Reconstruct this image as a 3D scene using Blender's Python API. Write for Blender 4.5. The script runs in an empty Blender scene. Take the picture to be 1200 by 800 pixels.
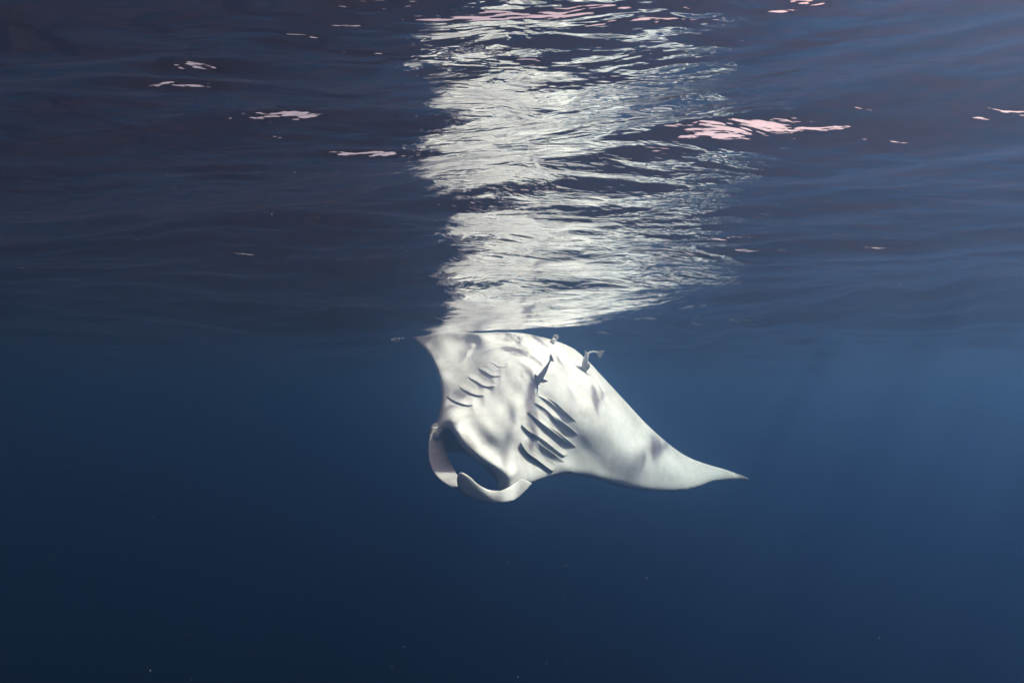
import bpy, bmesh, math, random
import numpy as np
from mathutils import Vector, Matrix
from mathutils.geometry import delaunay_2d_cdt
random.seed(7)

rng = np.random.default_rng(24)
sc = bpy.context.scene
R = math.radians

# ------------------------------------------------------------------ camera
FPX = 640.0                                  # focal length in pixels of the 1200 px wide photograph
CAM = Vector((0.0, 0.0, -0.525))
PITCH = R(5.5)
cam_d = bpy.data.cameras.new('camera')
cam = bpy.data.objects.new('camera', cam_d)
sc.collection.objects.link(cam)
cam_d.sensor_width = 36.0
cam_d.lens = 36.0 * FPX / 1200.0
cam_d.clip_start = 0.01
cam_d.clip_end = 1000.0
cam.location = CAM
cam.rotation_euler = (math.pi / 2 + PITCH, 0.0, 0.0)
sc.camera = cam

# ------------------------------------------------------------------ sky and sun
SUN_EL, SUN_AZ = R(51.2), R(70.0)            # azimuth clockwise from the view direction
sun_dir = Vector((math.cos(SUN_EL) * math.sin(SUN_AZ), math.cos(SUN_EL) * math.cos(SUN_AZ), math.sin(SUN_EL)))
world = bpy.data.worlds.new('World')
sc.world = world
world.use_nodes = True
wn, wl = world.node_tree.nodes, world.node_tree.links
wn.clear()
w_out = wn.new('ShaderNodeOutputWorld')
w_bg = wn.new('ShaderNodeBackground')
w_bg.inputs['Strength'].default_value = 0.075
sky = wn.new('ShaderNodeTexSky')
sky.sky_type = 'NISHITA'
sky.sun_disc = False
sky.sun_elevation = SUN_EL
sky.sun_rotation = SUN_AZ
sky.dust_density = 2.0
wb = wn.new('ShaderNodeMix')                 # the camera's warm underwater white balance
wb.data_type = 'RGBA'
wb.blend_type = 'MULTIPLY'
wb.inputs['Factor'].default_value = 1.0
wl.new(sky.outputs['Color'], wb.inputs['A'])
wb.inputs['B'].default_value = (1.9, 0.92, 0.60, 1)
wl.new(wb.outputs['Result'], w_bg.inputs['Color'])
wl.new(w_bg.outputs['Background'], w_out.inputs['Surface'])

sun_d = bpy.data.lights.new('sun', 'SUN')
sun_d.energy = 5.0
sun_d.angle = R(3.0)
sun_d.color = (1.0, 0.80, 0.62)
sun = bpy.data.objects.new('sun', sun_d)
sc.collection.objects.link(sun)
sun.rotation_euler = (-sun_dir).to_track_quat('-Z', 'Y').to_euler()
sun.location = (0, 0, 20)

sc.view_settings.view_transform = 'Standard'
sc.view_settings.look = 'None'
sc.view_settings.exposure = 1.82
sc.view_settings.gamma = 1.0

sc.render.engine = 'CYCLES'
cy = sc.cycles
cy.use_denoising = True
cy.max_bounces = 10
cy.diffuse_bounces = 3
cy.glossy_bounces = 4
cy.transmission_bounces = 4
cy.transparent_max_bounces = 12
cy.volume_bounces = 2
cy.sample_clamp_indirect = 6.0


# ------------------------------------------------------------------ helpers
def link(o, parent=None):
    sc.collection.objects.link(o)
    if parent:
        o.parent = parent
    return o


def mesh_obj(name, verts, faces, mat, parent=None, smooth=True):
    me = bpy.data.meshes.new(name)
    me.from_pydata([tuple(v) for v in verts], [], [tuple(f) for f in faces])
    me.update()
    if smooth:
        me.shade_smooth()
    if mat:
        me.materials.append(mat)
    return link(bpy.data.objects.new(name, me), parent)


def tag(o, label=None, cat=None, group=None, kind=None):
    for k, v in (('label', label), ('category', cat), ('group', group), ('kind', kind)):
        if v:
            o[k] = v
    return o


def at(px, py, Y):
    """world point at depth Y seen at a pixel of the 1200 x 800 photograph"""
    x = (px - 600.0) / FPX
    u = (400.0 - py) / FPX
    cp, sp = math.cos(PITCH), math.sin(PITCH)
    dy, dz = cp - u * sp, sp + u * cp
    s = Y / dy
    return np.array([CAM.x + x * s, CAM.y + Y, CAM.z + dz * s])


def new_mat(name):
    m = bpy.data.materials.new(name)
    m.use_nodes = True
    n, l = m.node_tree.nodes, m.node_tree.links
    n.clear()
    return m, n, l, n.new('ShaderNodeOutputMaterial')


def nd(n, t, **kw):
    x = n.new(t)
    for k, v in kw.items():
        setattr(x, k, v)
    return x


# ------------------------------------------------------------------ materials
def water_surface_material():
    m, n, l, out = new_mat('water_surface')
    tc = nd(n, 'ShaderNodeTexCoord')
    mp = nd(n, 'ShaderNodeMapping')
    mp.inputs['Rotation'].default_value = (0, 0, R(16))
    mp.inputs['Scale'].default_value = (1.0, 2.6, 1.0)
    l.new(tc.outputs['Object'], mp.inputs['Vector'])
    n1 = nd(n, 'ShaderNodeTexNoise')
    n1.inputs['Scale'].default_value = 5.0
    n1.inputs['Detail'].default_value = 3.0
    n1.inputs['Roughness'].default_value = 0.5
    n1.inputs['Distortion'].default_value = 0.6
    l.new(mp.outputs['Vector'], n1.inputs['Vector'])
    b1 = nd(n, 'ShaderNodeBump')
    b1.inputs['Strength'].default_value = 1.0
    b1.inputs['Distance'].default_value = 0.012
    l.new(n1.outputs['Fac'], b1.inputs['Height'])
    n4 = nd(n, 'ShaderNodeTexNoise')
    n4.inputs['Scale'].default_value = 24.0
    n4.inputs['Detail'].default_value = 2.0
    n4.inputs['Distortion'].default_value = 0.4
    l.new(mp.outputs['Vector'], n4.inputs['Vector'])
    b0, b1 = b1, nd(n, 'ShaderNodeBump')
    b1.inputs['Strength'].default_value = 1.0
    b1.inputs['Distance'].default_value = 0.0012
    l.new(n4.outputs['Fac'], b1.inputs['Height'])
    l.new(b0.outputs['Normal'], b1.inputs['Normal'])
    fr = nd(n, 'ShaderNodeFresnel')
    fr.inputs['IOR'].default_value = 1.333
    l.new(b1.outputs['Normal'], fr.inputs['Normal'])
    gl = nd(n, 'ShaderNodeBsdfGlossy')
    gl.inputs['Roughness'].default_value = 0.0
    gl.inputs['Color'].default_value = (0.97, 0.97, 0.97, 1)
    l.new(b1.outputs['Normal'], gl.inputs['Normal'])
    tr = nd(n, 'ShaderNodeBsdfTransparent')
    mx = nd(n, 'ShaderNodeMixShader')
    l.new(fr.outputs['Fac'], mx.inputs['Fac'])
    l.new(tr.outputs['BSDF'], mx.inputs[1])
    l.new(gl.outputs['BSDF'], mx.inputs[2])
    # faint milky layer added to the surface, mauve sheen of sunlight in its colour
    b2 = nd(n, 'ShaderNodeBump')
    b2.inputs['Strength'].default_value = 1.0
    b2.inputs['Distance'].default_value = 0.22
    l.new(n1.outputs['Fac'], b2.inputs['Height'])
    film = nd(n, 'ShaderNodeBsdfRefraction')
    film.inputs['IOR'].default_value = 1.05
    film.inputs['Roughness'].default_value = 0.38
    film.inputs['Color'].default_value = (1.0, 0.60, 0.68, 1)
    l.new(b2.outputs['Normal'], film.inputs['Normal'])
    milk = nd(n, 'ShaderNodeBsdfTranslucent')
    milk.inputs['Color'].default_value = (0.56, 0.48, 0.70, 1)
    l.new(b2.outputs['Normal'], milk.inputs['Normal'])
    fm = nd(n, 'ShaderNodeMixShader')
    fm.inputs['Fac'].default_value = 0.16
    l.new(film.outputs['BSDF'], fm.inputs[1])
    l.new(milk.outputs['BSDF'], fm.inputs[2])
    mf = nd(n, 'ShaderNodeMixShader')
    mf.inputs['Fac'].default_value = 0.025
    l.new(mx.outputs['Shader'], mf.inputs[1])
    l.new(fm.outputs['Shader'], mf.inputs[2])
    l.new(mf.outputs['Shader'], out.inputs['Surface'])
    return m


def water_volume_material():
    m, n, l, out = new_mat('sea_water')
    pv = nd(n, 'ShaderNodeVolumePrincipled')
    pv.inputs['Density'].default_value = 0.30
    pv.inputs['Color'].default_value = (0.064, 0.126, 0.255, 1)
    pv.inputs['Absorption Color'].default_value = (0.10, 0.27, 0.40, 1)
    pv.inputs['Anisotropy'].default_value = 0.85
    l.new(pv.outputs['Volume'], out.inputs['Volume'])
    return m


def skin_material():
    m, n, l, out = new_mat('manta_skin')
    bs = nd(n, 'ShaderNodeBsdfPrincipled')
    tc = nd(n, 'ShaderNodeTexCoord')
    n1 = nd(n, 'ShaderNodeTexNoise')
    n1.inputs['Scale'].default_value = 3.2
    n1.inputs['Detail'].default_value = 6.0
    n1.inputs['Roughness'].default_value = 0.6
    l.new(tc.outputs['Object'], n1.inputs['Vector'])
    cr = nd(n, 'ShaderNodeValToRGB')
    cr.color_ramp.elements[0].position = 0.30
    cr.color_ramp.elements[0].color = (0.66, 0.66, 0.65, 1)
    cr.color_ramp.elements[1].position = 0.58
    cr.color_ramp.elements[1].color = (0.84, 0.84, 0.83, 1)
    l.new(n1.outputs['Fac'], cr.inputs['Fac'])
    n2 = nd(n, 'ShaderNodeTexNoise')
    n2.inputs['Scale'].default_value = 70.0
    n2.inputs['Detail'].default_value = 3.0
    l.new(tc.outputs['Object'], n2.inputs['Vector'])
    at_ = nd(n, 'ShaderNodeAttribute', attribute_name='dorsal')
    mix = nd(n, 'ShaderNodeMix', data_type='RGBA')
    l.new(at_.outputs['Fac'], mix.inputs['Factor'])
    # grey brown mottling on the belly
    n3 = nd(n, 'ShaderNodeTexNoise')
    n3.inputs['Scale'].default_value = 9.0
    n3.inputs['Detail'].default_value = 8.0
    n3.inputs['Roughness'].default_value = 0.68
    n3.inputs['Distortion'].default_value = 0.8
    l.new(tc.outputs['Object'], n3.inputs['Vector'])
    c3 = nd(n, 'ShaderNodeValToRGB')
    c3.color_ramp.elements[0].position = 0.36
    c3.color_ramp.elements[0].color = (0.62, 0.59, 0.54, 1)
    c3.color_ramp.elements[1].position = 0.56
    c3.color_ramp.elements[1].color = (1, 1, 1, 1)
    l.new(n3.outputs['Fac'], c3.inputs['Fac'])
    mo = nd(n, 'ShaderNodeMix', data_type='RGBA', blend_type='MULTIPLY')
    mo.inputs['Factor'].default_value = 0.40
    l.new(cr.outputs['Color'], mo.inputs['A'])
    l.new(c3.outputs['Color'], mo.inputs['B'])
    l.new(mo.outputs['Result'], mix.inputs['A'])
    mix.inputs['B'].default_value = (0.10, 0.105, 0.11, 1)
    l.new(mix.outputs['Result'], bs.inputs['Base Color'])
    bp = nd(n, 'ShaderNodeBump')
    bp.inputs['Strength'].default_value = 0.35
    bp.inputs['Distance'].default_value = 0.004
    l.new(n2.outputs['Fac'], bp.inputs['Height'])
    l.new(bp.outputs['Normal'], bs.inputs['Normal'])
    bs.inputs['Roughness'].default_value = 0.55
    bs.inputs['IOR'].default_value = 1.12
    l.new(bs.outputs['BSDF'], out.inputs['Surface'])
    return m


def plain_material(name, c1, c2, scale=20.0, rough=0.6):
    m, n, l, out = new_mat(name)
    bs = nd(n, 'ShaderNodeBsdfPrincipled')
    tc = nd(n, 'ShaderNodeTexCoord')
    n1 = nd(n, 'ShaderNodeTexNoise')
    n1.inputs['Scale'].default_value = scale
    n1.inputs['Detail'].default_value = 4.0
    l.new(tc.outputs['Object'], n1.inputs['Vector'])
    cr = nd(n, 'ShaderNodeValToRGB')
    cr.color_ramp.elements[0].position = 0.35
    cr.color_ramp.elements[0].color = (*c1, 1)
    cr.color_ramp.elements[1].position = 0.65
    cr.color_ramp.elements[1].color = (*c2, 1)
    l.new(n1.outputs['Fac'], cr.inputs['Fac'])
    l.new(cr.outputs['Color'], bs.inputs['Base Color'])
    bs.inputs['Roughness'].default_value = rough
    bs.inputs['IOR'].default_value = 1.12
    l.new(bs.outputs['BSDF'], out.inputs['Surface'])
    return m


M_SURF = water_surface_material()
M_VOL = water_volume_material()
M_SKIN = skin_material()
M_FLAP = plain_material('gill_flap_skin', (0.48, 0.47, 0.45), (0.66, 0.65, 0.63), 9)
M_SLIT = plain_material('gill_dark', (0.22, 0.21, 0.20), (0.34, 0.33, 0.32))
M_SAND = plain_material('sea_bed_sand', (0.25, 0.22, 0.17), (0.36, 0.32, 0.25), 0.4, 0.9)


# ------------------------------------------------------------------ the sea: bed, water, surface
HALF = 80.0
bed_n = 40
g = np.linspace(-HALF * 0.98, HALF * 0.98, bed_n)
bv = [(x, y, -34.0 + 0.6 * math.sin(x * 0.11 + 1) * math.cos(y * 0.09)) for y in g for x in g]
bf = [(j * bed_n + i, j * bed_n + i + 1, (j + 1) * bed_n + i + 1, (j + 1) * bed_n + i)
      for j in range(bed_n - 1) for i in range(bed_n - 1)]
tag(mesh_obj('sea_bed', bv, bf, M_SAND), 'sandy sea bed lost in the deep blue water', None, None, 'structure')

hz = [(sx * HALF, sy * HALF, z) for z in (-36.0, 0.55) for (sx, sy) in ((-1, -1), (1, -1), (1, 1), (-1, 1))]
hf = [(3, 2, 1, 0), (4, 5, 6, 7), (0, 1, 5, 4), (1, 2, 6, 5), (2, 3, 7, 6), (3, 0, 4, 7)]
tag(mesh_obj('haze', hz, hf, M_VOL, smooth=False), 'clear blue sea water that swallows everything in the distance', None, None, 'stuff')

# wave field: sum of directional trochoidal waves, short ones left out where the sheet is too coarse
WAVES = []
wrng = np.random.default_rng(13344)
SWELL, CHOP = 1.6, 0.9


def add_waves(num, l0, l1, slope, spread, mean=R(16)):
    for _ in range(num):
        lam = math.exp(wrng.uniform(math.log(l0), math.log(l1)))
        k = 2 * math.pi / lam
        th = mean + wrng.normal(0, spread)
        s = slope * math.sqrt(2.0 / num)
        WAVES.append((k, th, s / k, wrng.uniform(0, 2 * math.pi)))


add_waves(5, 1.9, 4.5, 0.075 * SWELL, R(14))
add_waves(16, 0.55, 1.6, 0.090 * CHOP, R(16))
add_waves(26, 0.16, 0.5, 0.090, R(17))
add_waves(30, 0.05, 0.15, 0.050, R(24))


# groups of steeper wavelets: centre x, y, radius, wavelength, direction, slope
GROUPS = [
    (0.0, 4.35, 0.8, 3.0, 0.0, 0.10, -9.11),
    (-0.51, 0.82, 0.13, 0.071, -0.09, 0.22, 4.66),
    (-0.51, 0.82, 0.13, 0.108, -0.04, 0.22, 5.92),
    (-0.67, 0.79, 0.14, 0.075, -0.13, 0.20, 5.79),
    (-0.67, 0.79, 0.14, 0.114, -0.34, 0.20, 2.92),
    (-0.47, 0.97, 0.12, 0.062, 0.06, 0.24, 4.08),
    (-0.47, 0.97, 0.12, 0.095, 0.04, 0.24, 0.71),
    (-0.48, 1.09, 0.1, 0.050, -0.07, 0.24, 1.55),
    (-0.48, 1.09, 0.1, 0.076, -0.04, 0.24, 3.60),
    (-0.3, 1.16, 0.14, 0.075, -0.12, 0.23, 1.36),
    (-0.3, 1.16, 0.14, 0.114, -0.04, 0.23, 5.75),
    (-0.74, 1.25, 0.12, 0.066, -0.04, 0.24, 1.00),
    (-0.74, 1.25, 0.12, 0.102, -0.03, 0.24, 0.87),
    (0.49, 1.15, 0.131, 0.062, 0.39, 0.05, 0.80),
    (0.49, 1.15, 0.131, 0.095, 0.20, 0.05, 5.47),
    (0.48, 1.0, 0.15, 0.050, 0.29, 0.05, 1.35),
    (0.48, 1.0, 0.15, 0.076, 0.52, 0.05, 5.48),
    (0.7, 1.87, 0.2, 0.091, 0.27, 0.26, 6.04),
    (0.7, 1.87, 0.2, 0.140, 0.34, 0.26, 4.26),
    (2.12, 2.38, 1.5, 0.951, 0.76, 0.06, 5.61),
    (2.18, 2.14, 1.5, 0.423, 0.39, 0.07, 0.41),
    (2.18, 2.24, 1.5, 0.221, 0.63, 0.065, 2.12),
    (2.19, 2.33, 1.5, 0.149, 0.47, 0.055, 3.02),
    (2.07, 0.82, 0.7, 1.028, 0.39, 0.06, 4.71),
    (2.16, 0.81, 0.7, 0.511, 0.54, 0.07, 3.63),
    (1.66, 0.82, 0.7, 0.235, 0.80, 0.065, 1.23),
    (2.10, 1.17, 0.7, 0.170, 0.53, 0.055, 2.23),
    (-2.19, 2.51, 1.5, 0.794, 0.01, 0.06, 5.01),
    (-1.98, 2.21, 1.5, 0.533, -0.28, 0.07, 2.14),
    (-2.13, 2.57, 1.5, 0.248, 0.09, 0.065, 3.42),
    (-2.31, 2.33, 1.5, 0.135, -0.29, 0.055, 0.93),
    (-1.19, 1.20, 0.7, 0.809, -0.20, 0.06, 6.20),
    (-1.28, 0.96, 0.7, 0.433, 0.04, 0.07, 5.19),
    (-1.33, 0.97, 0.7, 0.225, 0.18, 0.065, 0.21),
    (-1.30, 1.14, 0.7, 0.133, 0.10, 0.055, 5.96),
    (4.28, 4.62, 2.0, 0.794, 0.47, 0.06, 0.94),
    (4.41, 4.42, 2.0, 0.463, 0.72, 0.07, 5.35),
    (4.49, 4.48, 2.0, 0.259, 0.60, 0.065, 3.01),
    (4.07, 4.46, 2.0, 0.134, 0.45, 0.055, 6.21),
    (-3.72, 4.55, 2.0, 0.900, -0.17, 0.06, 0.56),
    (-4.14, 4.61, 2.0, 0.522, -0.16, 0.07, 4.94),
    (-3.84, 4.58, 2.0, 0.273, 0.01, 0.065, 2.28),
    (-3.88, 4.41, 2.0, 0.149, 0.02, 0.055, 4.34),
    (3.6, 5.4, 3.6, 0.42, 2.06, 0.16, 1.10),  # crests from here on added to block the sun in bands for light shafts
    (4.2, 5.2, 4.0, 0.64, 2.15, 0.21, 1.10),
    (4.4, 5.0, 4.0, 0.47, 2.24, 0.19, 4.30),
    (4.8, 5.0, 4.0, 0.56, 2.32, 0.20, 0.40),
    (4.6, 5.6, 4.0, 1.10, 2.22, 0.08, 2.70),
]


def wave(x, y, sp):
    z = np.zeros_like(x)
    dx = np.zeros_like(x)
    dy = np.zeros_like(x)
    for k, th, a, ph in WAVES:
        lam = 2 * math.pi / k
        w = np.clip((lam / sp - 3.0) / 3.0, 0, 1)
        cx, cyy = math.sin(th), math.cos(th)
        p = k * (x * cx + y * cyy) + ph
        z += w * a * np.cos(p)
        dx -= w * 0.8 * a * cx * np.sin(p)
        dy -= w * 0.8 * a * cyy * np.sin(p)
    for gx_, gy_, rad, lam, th, sl, ph in GROUPS:
        k = 2 * math.pi / lam
        e = np.exp(-(((x - gx_) ** 2 + ((y - gy_) * 1.6) ** 2) / rad ** 2)) * np.clip((lam / sp - 3.0) / 3.0, 0, 1)
        p = k * (x * math.sin(th) + y * math.cos(th)) + ph
        z += e * sl / k * np.cos(p)
        dx -= 0.8 * e * sl / k * math.sin(th) * np.sin(p)
        dy -= 0.8 * e * sl / k * math.cos(th) * np.sin(p)
    return x + dx, y + dy, z


NX, NY = 860, 900
u = np.linspace(-1, 1, NX)
gx = np.sinh(u * 4.2) / np.sinh(4.2) * 0.0 + 3.2 * u + (HALF * 0.99 - 3.2) * np.abs(u) ** 7 * np.sign(u)
v = np.linspace(0, 1, NY)
v0 = 0.03
gy = np.where(v < v0, -HALF * 0.99 * ((v0 - v) / v0) ** 3 - 0.3, -0.3 + 5.6 * (v - v0) / (1 - v0) + (HALF * 0.99 - 5.3) * ((v - v0) / (1 - v0)).clip(0) ** 8)
spx = np.gradient(gx)
spy = np.gradient(gy)
X, Y = np.meshgrid(gx, gy)
SPX, SPY = np.meshgrid(spx, spy)
WX, WY, WZ = wave(X, Y, np.maximum(np.abs(SPX), np.abs(SPY)))
me = bpy.data.meshes.new('water_surface')
nv = NX * NY
co = np.stack([WX.ravel(), WY.ravel(), WZ.ravel()], 1).astype(np.float32)
idx = np.arange(nv).reshape(NY, NX)
quads = np.stack([idx[:-1, :-1], idx[:-1, 1:], idx[1:, 1:], idx[1:, :-1]], -1).reshape(-1, 4).astype(np.int32)
me.vertices.add(nv)
me.vertices.foreach_set('co', co.ravel())
me.loops.add(quads.size)
me.loops.foreach_set('vertex_index', quads.ravel())
me.polygons.add(len(quads))
me.polygons.foreach_set('loop_start', np.arange(0, quads.size, 4, dtype=np.int32))
me.update(calc_edges=True)
me.shade_smooth()
me.materials.append(M_SURF)
surf = link(bpy.data.objects.new('water_surface', me))
tag(surf, 'rippled underside of the sea surface mirroring the deep water', None, None, 'structure')


# ------------------------------------------------------------------ manta ray
def seg_dist(P, A, B):
    d = B - A
    t = np.clip(((P - A) @ d) / max(d @ d, 1e-9), 0, 1)
    q = A + t[:, None] * d
    return np.hypot(*(P - q).T), t


def poly_dist(P, poly, closed=True):
    best = np.full(len(P), 1e9)
    n = len(poly)
    for i in range(n if closed else n - 1):
        best = np.minimum(best, seg_dist(P, poly[i], poly[(i + 1) % n])[0])
    return best


def inside(P, poly):
    r = np.zeros(len(P), bool)
    n = len(poly)
    for i in range(n):
        a, b = poly[i], poly[(i + 1) % n]
        c = ((a[1] > P[:, 1]) != (b[1] > P[:, 1]))
        with np.errstate(divide='ignore', invalid='ignore'):
            xx = (b[0] - a[0]) * (P[:, 1] - a[1]) / (b[1] - a[1]) + a[0]
        r ^= c & (P[:, 0] < xx)
    return r


def spline(pts, step, closed=False):
    """Catmull-Rom through 2-D or 3-D points, about one sample per step"""
    pts = [np.array(p, float) for p in pts]
    n = len(pts)
    out = []
    for i in range(n if closed else n - 1):
        if closed:
            p0, p1, p2, p3 = pts[i - 1], pts[i], pts[(i + 1) % n], pts[(i + 2) % n]
        else:
            p0, p1, p2, p3 = pts[max(i - 1, 0)], pts[i], pts[i + 1], pts[min(i + 2, n - 1)]
        m = max(1, int(np.linalg.norm((p2 - p1)[:2]) / step))
        for j in range(m):
            t = j / m
            out.append(0.5 * ((2 * p1) + (p2 - p0) * t + (2 * p0 - 5 * p1 + 4 * p2 - p3) * t * t + (3 * p1 - p0 - 3 * p2 + p3) * t ** 3))
    if not closed:
        out.append(pts[-1])
    return np.array(out)


class TPS:
    """thin plate spline: smooth depth over the outline"""

    def __init__(self, pts):
        P = np.array(pts, float)
        self.c = P[:, :2] / 100.0
        n = len(P)
        K = self.k(np.hypot(*(self.c[:, None] - self.c[None]).transpose(2, 0, 1)))
        K += np.eye(n) * 0.004
        Q = np.hstack([np.ones((n, 1)), self.c])
        A = np.block([[K, Q], [Q.T, np.zeros((3, 3))]])
        self.w = np.linalg.solve(A, np.concatenate([P[:, 2], np.zeros(3)]))

    @staticmethod
    def k(r):
        return np.where(r > 1e-9, r * r * np.log(np.maximum(r, 1e-9)), 0)

    def __call__(self, P):
        q = P / 100.0
        r = np.hypot(*(q[:, None] - self.c[None]).transpose(2, 0, 1))
        return self.k(r) @ self.w[:-3] + self.w[-3] + q @ self.w[-2:]


def slab(poly, front, thick, grid=2.2):
    """closed solid over a pixel outline: front(P) depth, thick(P, d) thickness away from the viewer"""
    poly = np.array(poly)
    lo, hi = poly.min(0), poly.max(0)
    a, b = np.meshgrid(np.arange(lo[0], hi[0], grid), np.arange(lo[1], hi[1], grid))
    a = a + (np.arange(a.shape[0]) % 2)[:, None] * grid / 2
    P = np.stack([a.ravel(), b.ravel()], 1)
    P = P[inside(P, poly)]
    P = P[poly_dist(P, poly) > grid * 0.45]
    nb = len(poly)
    allp = np.vstack([poly, P])
    vs, _, fs, ov, _, _ = delaunay_2d_cdt([Vector(p) for p in allp], [(i, (i + 1) % nb) for i in range(nb)], [list(range(nb))], 1, 1e-5)
    Q = np.array([tuple(x) for x in vs])
    d = poly_dist(Q, poly)
    Yf = front(Q, d)
    Yb = Yf + thick(Q, d)
    n = len(Q)
    V = [at(*Q[i], Yf[i]) for i in range(n)] + [at(*Q[i], Yb[i]) for i in range(n)]
    F = []
    ec = {}
    for f in fs:
        f = list(f)
        F.append(f)
        F.append([i + n for i in reversed(f)])
        for i in range(3):
            e = (f[i], f[(i + 1) % 3])
            ec[e] = 1
    for (i, j) in list(ec):
        if (j, i) not in ec:
            F.append([j, i, i + n, j + n])
    flags = [0.0] * n + [1.0] * n
    return V, F, flags


def ribbon(ea, eb, thick, curl=0.0, ns=60, nc=12, tip_round=True):
    """closed strip between two edge lines of (px, py, depth); curl bows its middle towards the viewer"""
    A = spline(ea, 1.0)
    B = spline(eb, 1.0)

    def resample(L):
        s = np.concatenate([[0], np.cumsum(np.linalg.norm(np.diff(L[:, :2], axis=0), axis=1))])
        t = np.linspace(0, s[-1], ns)
        return np.stack([np.interp(t, s, L[:, k]) for k in range(3)], 1)
    A, B = resample(A), resample(B)
    V, fl = [], []
    for side in (0, 1):
        for i in range(ns):
            for j in range(nc):
                w = j / (nc - 1)
                p = A[i] * (1 - w) + B[i] * w
                e = math.sqrt(max(0.0, 1 - (2 * w - 1) ** 4))
                yy = p[2] - curl * (1 - (2 * w - 1) ** 2) + side * (0.012 + thick * e) - 0.004
                V.append(at(p[0], p[1], yy))
                fl.append(float(side))
    N = ns * nc
    F = []
    for i in range(ns - 1):
        for j in range(nc - 1):
            a = i * nc + j
            F.append([a, a + 1, a + nc + 1, a + nc])
            F.append([a + nc + N, a + nc + 1 + N, a + 1 + N, a + N])
    loop = [j for j in range(nc)] + [i * nc + nc - 1 for i in range(1, ns)] + [(ns - 1) * nc + j for j in range(nc - 2, -1, -1)] + [i * nc for i in range(ns - 2, 0, -1)]
    for a, b in zip(loop, loop[1:] + loop[:1]):
        F.append([b, a, a + N, b + N])
    return V, F, fl


OUT = [(475.5, 390.5), (484, 387.5), (503, 386), (522, 386), (540, 388), (558, 390), (575, 389.5), (595, 389), (618, 391), (640, 396), (656, 401),
       (673, 409), (690, 424), (705, 440), (731, 468), (758, 497), (785, 521), (806, 535), (828, 543.5), (852, 550.5), (878, 561), (854, 562.4),
       (836, 564), (820, 570), (802, 575), (778, 576.5), (752, 575), (726, 570), (702, 562.5), (680, 557.5), (664, 556), (648, 558.5), (632, 563),
       (621, 567.5), (609, 573), (596, 575), (585, 574), (582, 566), (579, 556), (571, 548), (556, 537.5), (541, 522), (528, 503.5), (520, 503),
       (515, 512), (508, 516), (503, 511), (502.5, 504), (506, 497.5), (511, 494), (514, 486), (516, 476), (517, 460), (515, 445), (511, 431),
       (505, 418), (496, 407), (485, 397.5)]
OUTS = spline(OUT, 3.0, True)
DEPTH = TPS([
    (475, 390, 4.40), (505, 385, 4.38), (535, 388, 4.34), (500, 408, 4.28), (525, 410, 4.22), (545, 400, 4.30), (515, 440, 3.98),
    (516, 470, 3.72), (510, 500, 3.50), (530, 495, 3.42), (560, 392, 4.22), (590, 389, 4.30), (620, 391, 4.36), (655, 401, 4.42), (690, 424, 4.42),
    (545, 450, 3.80), (575, 430, 3.86), (610, 420, 3.95), (650, 430, 4.05), (600, 460, 3.70), (640, 470, 3.80), (570, 490, 3.50), (600, 520, 3.46),
    (630, 510, 3.60), (665, 520, 3.84), (560, 530, 3.34), (585, 555, 3.30), (610, 562, 3.38), (640, 558, 3.62), (680, 470, 3.98), (700, 500, 4.00),
    (705, 440, 4.40), (731, 468, 4.42), (758, 497, 4.50), (785, 521, 4.56), (830, 547, 4.74), (876, 560, 4.98), (680, 557, 3.87), (726, 570, 4.05),
    (778, 576, 4.25), (822, 567, 4.54), (750, 530, 4.20), (795, 548, 4.44), (700, 535, 3.99)])

GILLS = [  # rim line of each gill flap (px), rising side lies up and right of it
    ([(610, 518), (619, 531), (634, 542), (648, 552)], 0.050, 17),
    ([(611, 497), (621, 506), (640, 518), (662, 535)], 0.048, 17),
    ([(618, 482), (632, 494), (648, 505), (666, 519)], 0.045, 15),
    ([(626, 472), (640, 480), (652, 491), (666, 503)], 0.036, 13),
    ([(629, 464), (642, 469), (651, 477), (660, 487)], 0.022, 11),
    ([(524, 465), (536, 471), (546, 475), (555, 474)], 0.040, 16),
    ([(538, 453), (548, 459), (557, 463), (568, 463)], 0.038, 14),
    ([(548, 441), (558, 447), (566, 452), (580, 453)], 0.034, 14),
    ([(560, 431), (568, 436), (576, 440), (588, 441)], 0.026, 12),
    ([(572, 423), (579, 427), (586, 430), (596, 430)], 0.016, 10),
]


def smooth(x, a, b):
    t = np.clip((x - a) / (b - a), 0, 1)
    return t * t * (3 - 2 * t)


def signed_line(P, L):
    """distance to a polyline, its run 0..1, sign positive up-right of it"""
    best = np.full(len(P), 1e9)
    run = np.zeros(len(P))
    sg = np.zeros(len(P))
    n = len(L) - 1
    for i in range(n):
        A, B = L[i], L[i + 1]
        d, t = seg_dist(P, A, B)
        dd = B - A
        s = dd[0] * (P[:, 1] - A[1]) - dd[1] * (P[:, 0] - A[0])
        m = d < best
        best[m] = d[m]
        run[m] = ((i + t) / n)[m]
        sg[m] = -np.sign(s)[m]
    return best, run, sg


LIP = spline([(529, 498), (540, 514), (556, 530), (574, 543), (592, 552), (603, 562)], 3.0)


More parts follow.
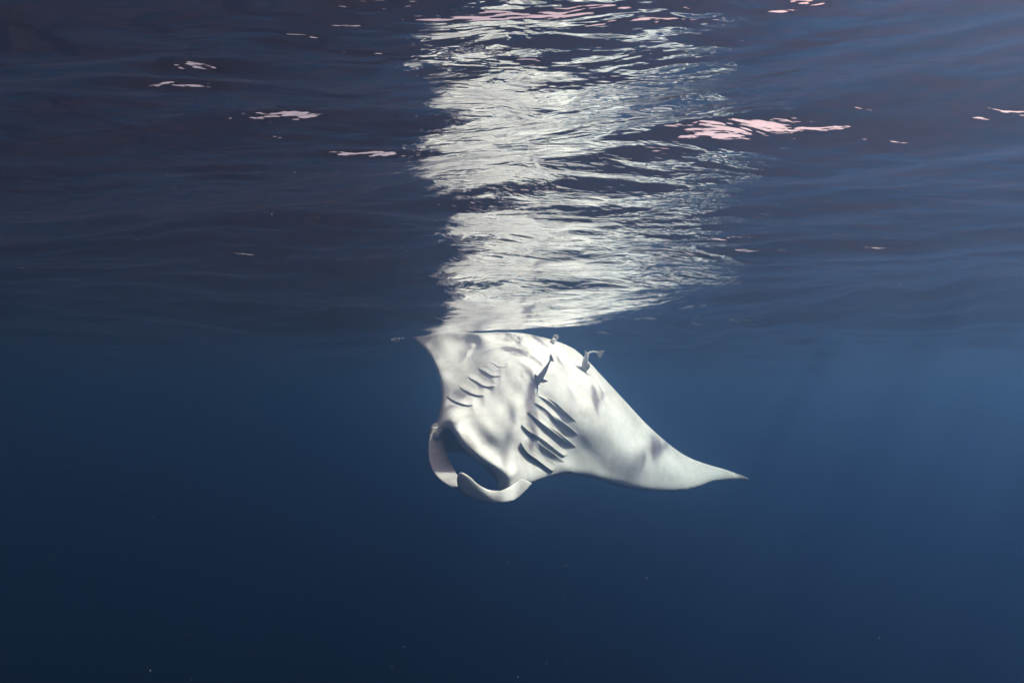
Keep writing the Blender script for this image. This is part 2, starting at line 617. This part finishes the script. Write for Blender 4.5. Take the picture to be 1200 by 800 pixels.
def body_front(P, d):
    Y = DEPTH(P)
    # rounded rims: thick nose and leading edge, thin trailing edge
    x, y = P.T
    Rr = 6 + 12 * smooth(x, 700, 600) * smooth(y, 430, 480) + 4 * smooth(y, 520, 560)
    e = np.clip(1 - d / Rr, 0, 1)
    Y = Y + (Rr * 0.0032) * (1 - np.sqrt(np.maximum(1e-6, 1 - e * e)))
    # hollows under the rims of the gill flaps
    for pts, h, w in GILLS:
        dist, run, sg = signed_line(P, spline(pts, 4.0))
        env = smooth(run, 0.0, 0.25) * smooth(run, 1.0, 0.75)
        Y = Y + 0.55 * h * env * np.exp(-(dist / 10.0) ** 2)
    # lower lip roll
    dist, run, sg = signed_line(P, LIP)
    Y = Y - 0.045 * np.exp(-(dist / 9.0) ** 2) * smooth(run, 0, 0.12) * smooth(run, 1, 0.9)
    # groove behind the lip
    L2 = spline([(540, 492), (556, 508), (576, 522), (600, 536)], 3.0)
    dist, run, sg = signed_line(P, L2)
    Y = Y + 0.013 * np.exp(-(dist / 13.0) ** 2) * smooth(run, 0, 0.2) * smooth(run, 1, 0.8)
    # breast ridge between the gill rows, belly hollows
    L3 = spline([(585, 500), (596, 470), (612, 440), (640, 412)], 3.0)
    dist, run, sg = signed_line(P, L3)
    Y = Y - 0.05 * np.exp(-(dist / 26.0) ** 2)
    # fold where the far wing meets the belly
    L4 = spline([(558, 400), (552, 407), (546, 416), (538, 426)], 3.0)
    dist, run, sg = signed_line(P, L4)
    Y = Y - 0.040 * np.where(sg > 0, np.clip(1 - dist / 5.0, 0, 1), np.clip(1 - dist / 26.0, 0, 1) ** 1.5) * smooth(run, 0.0, 0.3) * smooth(run, 1.0, 0.5)
    # soft muscle relief
    Y = Y + 0.003 * (np.sin(x * 0.11 + y * 0.07) * np.sin(y * 0.13 - x * 0.05 + 1) + 0.6 * np.sin(x * 0.23 - y * 0.19))* smooth(x, 760, 640)
    return Y


def body_thick(P, d):
    x, y = P.T
    core = smooth(d, 0, 70) * 0.42 * smooth(x, 760, 640)
    return 0.016 + core + 0.0016 * np.minimum(d, 40)


V, F, FL = [], [], []


def add_part(vff):
    v_, f_, fl_ = vff
    o = len(V)
    V.extend(v_)
    F.extend([[i + o for i in f] for f in f_])
    FL.extend(fl_)


add_part(slab(OUTS, body_front, body_thick))

# left cephalic fin hanging from the eye corner, right one curling across below the mouth
add_part(ribbon([(506, 500, 3.50), (502, 520, 3.44), (503, 540, 3.36), (510, 556, 3.26), (522, 567, 3.17), (531, 571.5, 3.12), (537, 570, 3.10)],
                [(519, 500, 3.52), (520.5, 518, 3.50), (525, 536, 3.42), (532, 549, 3.32), (537, 558, 3.22), (539, 565, 3.14), (537, 570, 3.10)], 0.004, 0.012))
add_part(ribbon([(535.2, 562, 3.02), (536.4, 556, 3.02), (541, 553.2, 3.02), (550, 558, 3.04), (561, 567.5, 3.08), (573, 573.5, 3.13), (587, 574, 3.20), (599, 568.5, 3.28), (611, 560, 3.36)],
                [(535.2, 562, 3.02), (536.2, 569, 3.03), (540, 575.5, 3.04), (547, 581, 3.06), (560, 586.5, 3.10), (578, 589, 3.15), (595, 588, 3.22), (607, 583, 3.30), (624, 566, 3.42)], 0.004, 0.006))
# roof of the open mouth seen behind the lower lip
add_part(slab(spline([(514, 504), (524, 498), (536, 508), (548, 522), (564, 535), (582, 547), (584, 562), (574, 555), (562, 543), (548, 534), (534, 529.5), (519, 529), (515, 518)], 2.5, True),
              lambda P, d: 3.72 - 0.0012 * (P[:, 0] - 515) + 0.0 * d, lambda P, d: 0.02 + 0.08 * smooth(d, 0, 10), 2.0))
# cheeks joining that roof to the lip corners
add_part(ribbon([(514, 499, 3.50), (514, 503, 3.74)], [(530, 500, 3.46), (527, 506, 3.74)], 0.03, 0, 14, 8))
add_part(ribbon([(579, 552, 3.34), (580, 552, 3.66)], [(590, 566, 3.34), (584, 562, 3.66)], 0.03, 0, 14, 8))

src = bpy.data.meshes.new('manta_source')
src.from_pydata([tuple(v) for v in V], [], F)
src.update()
tmp = bpy.data.objects.new('manta_source', src)
link(tmp)
rm = tmp.modifiers.new('fuse', 'REMESH')
rm.mode = 'VOXEL'
rm.voxel_size = 0.0046
rm.use_smooth_shade = True
sm = tmp.modifiers.new('soften', 'SMOOTH')
sm.factor = 0.5
sm.iterations = 4
dg = bpy.context.evaluated_depsgraph_get()
dg.update()
me = bpy.data.meshes.new_from_object(tmp.evaluated_get(dg))
bpy.data.objects.remove(tmp)
me.name = 'manta_ray'
# dark back, pale belly
from mathutils.kdtree import KDTree
kd = KDTree(len(V))
for i, p in enumerate(V):
    kd.insert(Vector(p), i)
kd.balance()
at_ = me.attributes.new('dorsal', 'FLOAT', 'POINT')
vals = []
for vtx in me.vertices:
    q = kd.find_n(vtx.co, 6)
    vals.append(sum(FL[i] for _, i, _ in q) / len(q))
at_.data.foreach_set('value', np.array(vals, np.float32) ** 2)
me.materials.clear()
me.materials.append(M_SKIN)
me.shade_smooth()
base = Vector(at(610, 470, 3.9))
me.transform(Matrix.Translation(-base))
manta = link(bpy.data.objects.new('manta_ray', me))
manta.location = base
tag(manta, 'pale white manta ray rolling belly up just below the water surface with its mouth open', 'manta ray')

# gill flaps: thin skin folds that rise towards a curled rim, a dark slit under each
for gi, (pts, h, w) in enumerate(GILLS):
    rim = spline(pts, 2.5)
    n, k = len(rim), 9
    right = gi < 5
    off = np.array([0.80, -0.60]) if right else np.array([0.28, -0.96])
    rim_d = np.gradient(rim, axis=0)
    lift = h * (0.88 if right else 0.55)
    qq = np.linspace(0, 1, k)                                 # 0 at the root, 1 at the rim
    tt = np.linspace(0, 1, n)
    env = np.maximum(0.0, np.sin(math.pi * (0.04 + 0.92 * tt))) ** 0.55
    PP = rim[:, None, :] + off * (w * (1.1 if right else 1.15)) * (1 - qq)[None, :, None]
    PP[:, :, 1] += 0.5 * np.sin(tt * 9 + gi)[:, None] * qq[None]
    flat = PP.reshape(-1, 2)
    YY = body_front(flat, poly_dist(flat, OUTS)).reshape(n, k)
    if right:                                                 # a bowl between the rim above and its own rim
        root = 0.0 if gi == 4 else 0.85
        bowl = np.where(qq < 0.5, root * (1 - 2 * qq) ** 2, (2 * qq - 1) ** 2 * 1.0)
        taper = np.where(qq[None] < 0.5, (np.maximum(0.0, np.sin(math.pi * tt)) ** 0.9)[:, None], env[:, None])
        YY = YY + 0.004 - lift * (0.06 * env[:, None] + taper * bowl)
    else:
        YY = YY + 0.010 * (1 - qq) ** 2 + 0.004 - env[:, None] * lift * (0.25 * qq + 0.75 * qq ** 3.0)
    vs, fs = [], []
    for s_ in (0, 1):
        for i in range(n):
            for j in range(k):
                p, y = PP[i, j], YY[i, j]
                vs.append(at(p[0], p[1], y + s_ * (0.010 - 0.006 * j / (k - 1))) - np.array(base))
    N = n * k
    for i in range(n - 1):
        for j in range(k - 1):
            a = i * k + j
            fs.append((a, a + 1, a + k + 1, a + k))
            fs.append((a + k + N, a + k + 1 + N, a + 1 + N, a + N))
    loop = [j for j in range(k)] + [i * k + k - 1 for i in range(1, n)] + [(n - 1) * k + j for j in range(k - 2, -1, -1)] + [i * k for i in range(n - 2, 0, -1)]
    for a, b in zip(loop, loop[1:] + loop[:1]):
        fs.append((b, a, a + N, b + N))
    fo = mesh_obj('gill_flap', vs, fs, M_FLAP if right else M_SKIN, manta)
    sd = fo.modifiers.new('round', 'SUBSURF')
    sd.levels = sd.render_levels = 1
    if gi not in (0, 5):
        continue
    # the slit itself
    vs, fs = [], []
    side = np.array([-off[0], -off[1]])
    i0, i1 = (0, int(n * 0.95)) if gi in (0, 5) else (int(n * 0.1), int(n * 0.9))
    L = rim[i0:i1]
    m = len(L)
    wd = 0.2 + (3.2 if gi == 0 else 2.2) * np.sin(math.pi * np.linspace(0, 1, m)) * h / 0.06
    SP = L[:, None, :] + side * np.stack([-2.0 + 0 * wd, 0.5 * wd, wd], 1)[:, :, None]
    flat = SP.reshape(-1, 2)
    SY = body_front(flat, poly_dist(flat, OUTS)) - 0.004
    vs = [at(p[0], p[1], y) - np.array(base) for p, y in zip(flat, SY)]
    for i in range(1, m):
        for q in range(2):
            z = 3 * (i - 1) + q
            fs.append((z, z + 1, z + 4, z + 3))
    mesh_obj('gill_slit', vs, fs, M_SLIT, manta)

# ------------------------------------------------------------------ remoras clinging to the manta
def fish_material():
    m, n, l, out = new_mat('remora_skin')
    bs = nd(n, 'ShaderNodeBsdfPrincipled')
    a_ = nd(n, 'ShaderNodeAttribute', attribute_name='tone')
    tc = nd(n, 'ShaderNodeTexCoord')
    n1 = nd(n, 'ShaderNodeTexNoise')
    n1.inputs['Scale'].default_value = 60.0
    n1.inputs['Detail'].default_value = 4.0
    l.new(tc.outputs['Object'], n1.inputs['Vector'])
    ad = nd(n, 'ShaderNodeMath', operation='MULTIPLY_ADD')
    l.new(n1.outputs['Fac'], ad.inputs[0])
    ad.inputs[1].default_value = 0.35
    l.new(a_.outputs['Fac'], ad.inputs[2])
    cr = nd(n, 'ShaderNodeValToRGB')
    cr.color_ramp.elements[0].position = 0.2
    cr.color_ramp.elements[0].color = (0.20, 0.19, 0.18, 1)
    cr.color_ramp.elements[1].position = 1.1
    cr.color_ramp.elements[1].color = (0.82, 0.80, 0.76, 1)
    l.new(ad.outputs['Value'], cr.inputs['Fac'])
    l.new(cr.outputs['Color'], bs.inputs['Base Color'])
    bs.inputs['Roughness'].default_value = 0.45
    bs.inputs['IOR'].default_value = 1.12
    l.new(bs.outputs['BSDF'], out.inputs['Surface'])
    return m


M_FISH = fish_material()
M_EYE = plain_material('eye_dark', (0.02, 0.02, 0.02), (0.04, 0.04, 0.04), 50, 0.2)


def surface_depth(px, py):
    P = np.array([[px, py]], float)
    return float(body_front(P, poly_dist(P, OUTS))[0])


def remora(spine, fins, tones, label, eyes):
    """spine: (px, py, depth, half width, half height) from head to tail; fins: lists of (px, py, depth) outlines"""
    S = [np.array(p, float) for p in spine]
    L = spline(S, 2.0)
    V, F, T = [], [], []
    C = [at(*p[:3]) for p in L]
    n, k = len(L), 12
    for i in range(n):
        t = C[min(i + 1, n - 1)] - C[max(i - 1, 0)]
        t /= np.linalg.norm(t)
        a = np.cross(t, [0, 0.75, -0.66])
        a /= np.linalg.norm(a)
        b = np.cross(t, a)
        for j in range(k):
            q = 2 * math.pi * j / k
            V.append(C[i] + a * math.cos(q) * L[i][3] + b * math.sin(q) * L[i][4] * 0.6)
            T.append(tones[0] + (tones[1] - tones[0]) * i / (n - 1))
    for i in range(n - 1):
        for j in range(k):
            F.append([i * k + j, i * k + (j + 1) % k, (i + 1) * k + (j + 1) % k, (i + 1) * k + j])
    F.append(list(range(k))[::-1])
    F.append([(n - 1) * k + j for j in range(k)])
    for fin, tone in fins:
        o = len(V)
        m = len(fin)
        for s in (-0.0028, 0.0028):
            for p in fin:
                V.append(at(p[0], p[1], p[2] + s))
                T.append(tone)
        F.append([o + i for i in range(m)])
        F.append([o + m + i for i in reversed(range(m))])
        for i in range(m):
            F.append([o + (i + 1) % m, o + i, o + m + i, o + m + (i + 1) % m])
    src = bpy.data.meshes.new('remora_source')
    src.from_pydata([tuple(v) for v in V], [], F)
    bm = bmesh.new()
    bm.from_mesh(src)
    bmesh.ops.recalc_face_normals(bm, faces=bm.faces)
    bm.to_mesh(src)
    bm.free()
    t = link(bpy.data.objects.new('remora_source', src))
    r = t.modifiers.new('fuse', 'REMESH')
    r.mode = 'VOXEL'
    r.voxel_size = 0.0022
    q = t.modifiers.new('soften', 'SMOOTH')
    q.iterations = 3
    dg = bpy.context.evaluated_depsgraph_get()
    dg.update()
    me = bpy.data.meshes.new_from_object(t.evaluated_get(dg))
    bpy.data.objects.remove(t)
    me.name = 'remora'
    kd = KDTree(len(V))
    for i, p in enumerate(V):
        kd.insert(Vector(p), i)
    kd.balance()
    me.attributes.new('tone', 'FLOAT', 'POINT').data.foreach_set('value', np.array([T[kd.find(v.co)[1]] for v in me.vertices], np.float32))
    me.materials.clear()
    me.materials.append(M_FISH)
    me.shade_smooth()
    base = Vector(C[n // 3])
    me.transform(Matrix.Translation(-base))
    o = link(bpy.data.objects.new('remora', me))
    o.location = base
    tag(o, label, 'fish', 'remoras riding on the manta ray')
    for p in eyes:
        bm = bmesh.new()
        bmesh.ops.create_icosphere(bm, subdivisions=2, radius=0.0045)
        e = bpy.data.meshes.new('eye')
        bm.to_mesh(e)
        bm.free()
        e.shade_smooth()
        e.materials.append(M_EYE)
        eo = link(bpy.data.objects.new('eye', e), o)
        eo.location = Vector(at(*p)) - base
    return o


d1 = surface_depth(632, 444) - 0.022
remora([(623.8, 453.5, d1, .010, .008), (625.5, 451.5, d1, .020, .018), (628.5, 448, d1, .027, .025), (633, 442, d1, .025, .025), (638, 434.5, d1, .018, .020),
        (642, 427.5, d1, .011, .013), (645, 421.5, d1, .006, .009)],
       [([(644, 424, d1), (643.5, 418, d1), (645.5, 414, d1), (647.5, 418, d1), (649.5, 424, d1 + .01), (646, 423, d1)], 1.0),
        ([(628, 446, d1), (625.5, 441, d1 - .01), (627, 437.5, d1 - .02), (629.5, 440, d1 - .01), (631, 443, d1)], 0.35),
        ([(632, 448, d1), (637, 448.5, d1 - .015), (643, 446.5, d1 - .03), (640, 445, d1 - .02), (635, 443, d1)], 0.25)],
       (0.25, 1.2), 'grey headed remora over the middle of the white belly, head down left', [(626.5, 449.5, d1 - .020)])
d2 = surface_depth(687, 432) - 0.04
remora([(684.8, 440, d2, .009, .009), (684.6, 437.5, d2, .018, .018), (684.6, 432, d2, .026, .024), (685.6, 425, d2, .025, .024), (687, 418, d2, .016, .018),
        (690, 413.5, d2 + .01, .009, .012), (695, 412, d2 + .02, .007, .010), (700, 412.5, d2 + .03, .006, .008)],
       [([(698.5, 411.5, d2 + .03), (703, 411.5, d2 + .03), (708.5, 410.5, d2 + .04), (706.5, 415, d2 + .04), (703, 420, d2 + .04), (700.5, 416, d2 + .03)], 1.0),
        ([(684.5, 419, d2), (685.8, 410, d2), (688.5, 414, d2), (690, 419, d2)], 0.9),
        ([(688, 427, d2), (691, 424.5, d2), (691.5, 430, d2), (688.5, 434, d2)], 0.8)],
       (0.55, 1.0), 'pale remora at right edge of belly, tail fin bent out over blue water', [(682.3, 435.5, d2 - .012)])
d3 = surface_depth(648, 401) - 0.03
remora([(645.3, 407.5, d3 - .01, .010, .010), (645.6, 405.5, d3, .018, .016), (646.5, 402, d3 + .01, .022, .02), (648, 399, d3 + .03, .020, .02), (649.5, 396.8, d3 + .06, .013, .015)],
       [([(648, 398, d3 + .05), (647.5, 394.5, d3 + .06), (650, 391.8, d3 + .06), (653.5, 392, d3 + .06), (654.6, 395.5, d3 + .06), (652.5, 399, d3 + .05)], 1.0)],
       (0.0, 0.25), 'small dark remora with white tail at top edge of belly', [])

# ------------------------------------------------------------------ splash bubbles by the raised wing tip
bub = bmesh.new()
for i in range(40):
    px, py = 466 + rng.normal(0, 5), 396 + rng.normal(0, 2.2)
    Yb = 4.7 + rng.normal(0, 0.05)
    p = at(px, py, Yb)
    bmesh.ops.create_icosphere(bub, subdivisions=1, radius=float(rng.uniform(0.002, 0.007)), matrix=Matrix.Translation(Vector(p)))
bme = bpy.data.meshes.new('bubbles')
bub.to_mesh(bme)
bub.free()
bme.shade_smooth()
bme.materials.append(plain_material('bubble_froth', (0.7, 0.7, 0.72), (0.85, 0.85, 0.85), 30, 0.2))
tag(link(bpy.data.objects.new('bubbles', bme)), 'froth of small white bubbles beside the raised wing tip', None, None, 'stuff')

# ------------------------------------------------------------------ drifting plankton
pb_v, pb_f = [], []
for i in range(2400):
    Yd = float(0.5 + 4.5 * rng.random() ** 0.8)
    px, py = rng.uniform(-60, 1260), rng.uniform(60, 860)
    p = at(px, py, Yd)
    if p[2] > -0.12:
        continue
    r = float(rng.uniform(0.0003, 0.0008)) * (0.6 + 0.35 * Yd)
    o = len(pb_v)
    for d in ((1, 0, 0), (-1, 0, 0), (0, 1, 0), (0, -1, 0), (0, 0, 1), (0, 0, -1)):
        pb_v.append(p + np.array(d) * r * rng.uniform(0.6, 1.3))
    for a, b, c in ((0, 2, 4), (2, 1, 4), (1, 3, 4), (3, 0, 4), (2, 0, 5), (1, 2, 5), (3, 1, 5), (0, 3, 5)):
        pb_f.append((o + a, o + b, o + c))
tag(mesh_obj('plankton', pb_v, pb_f, plain_material('plankton_pale', (0.5, 0.5, 0.48), (0.7, 0.7, 0.68), 5)),
    'tiny pale specks of plankton drifting in the water', None, None, 'stuff')
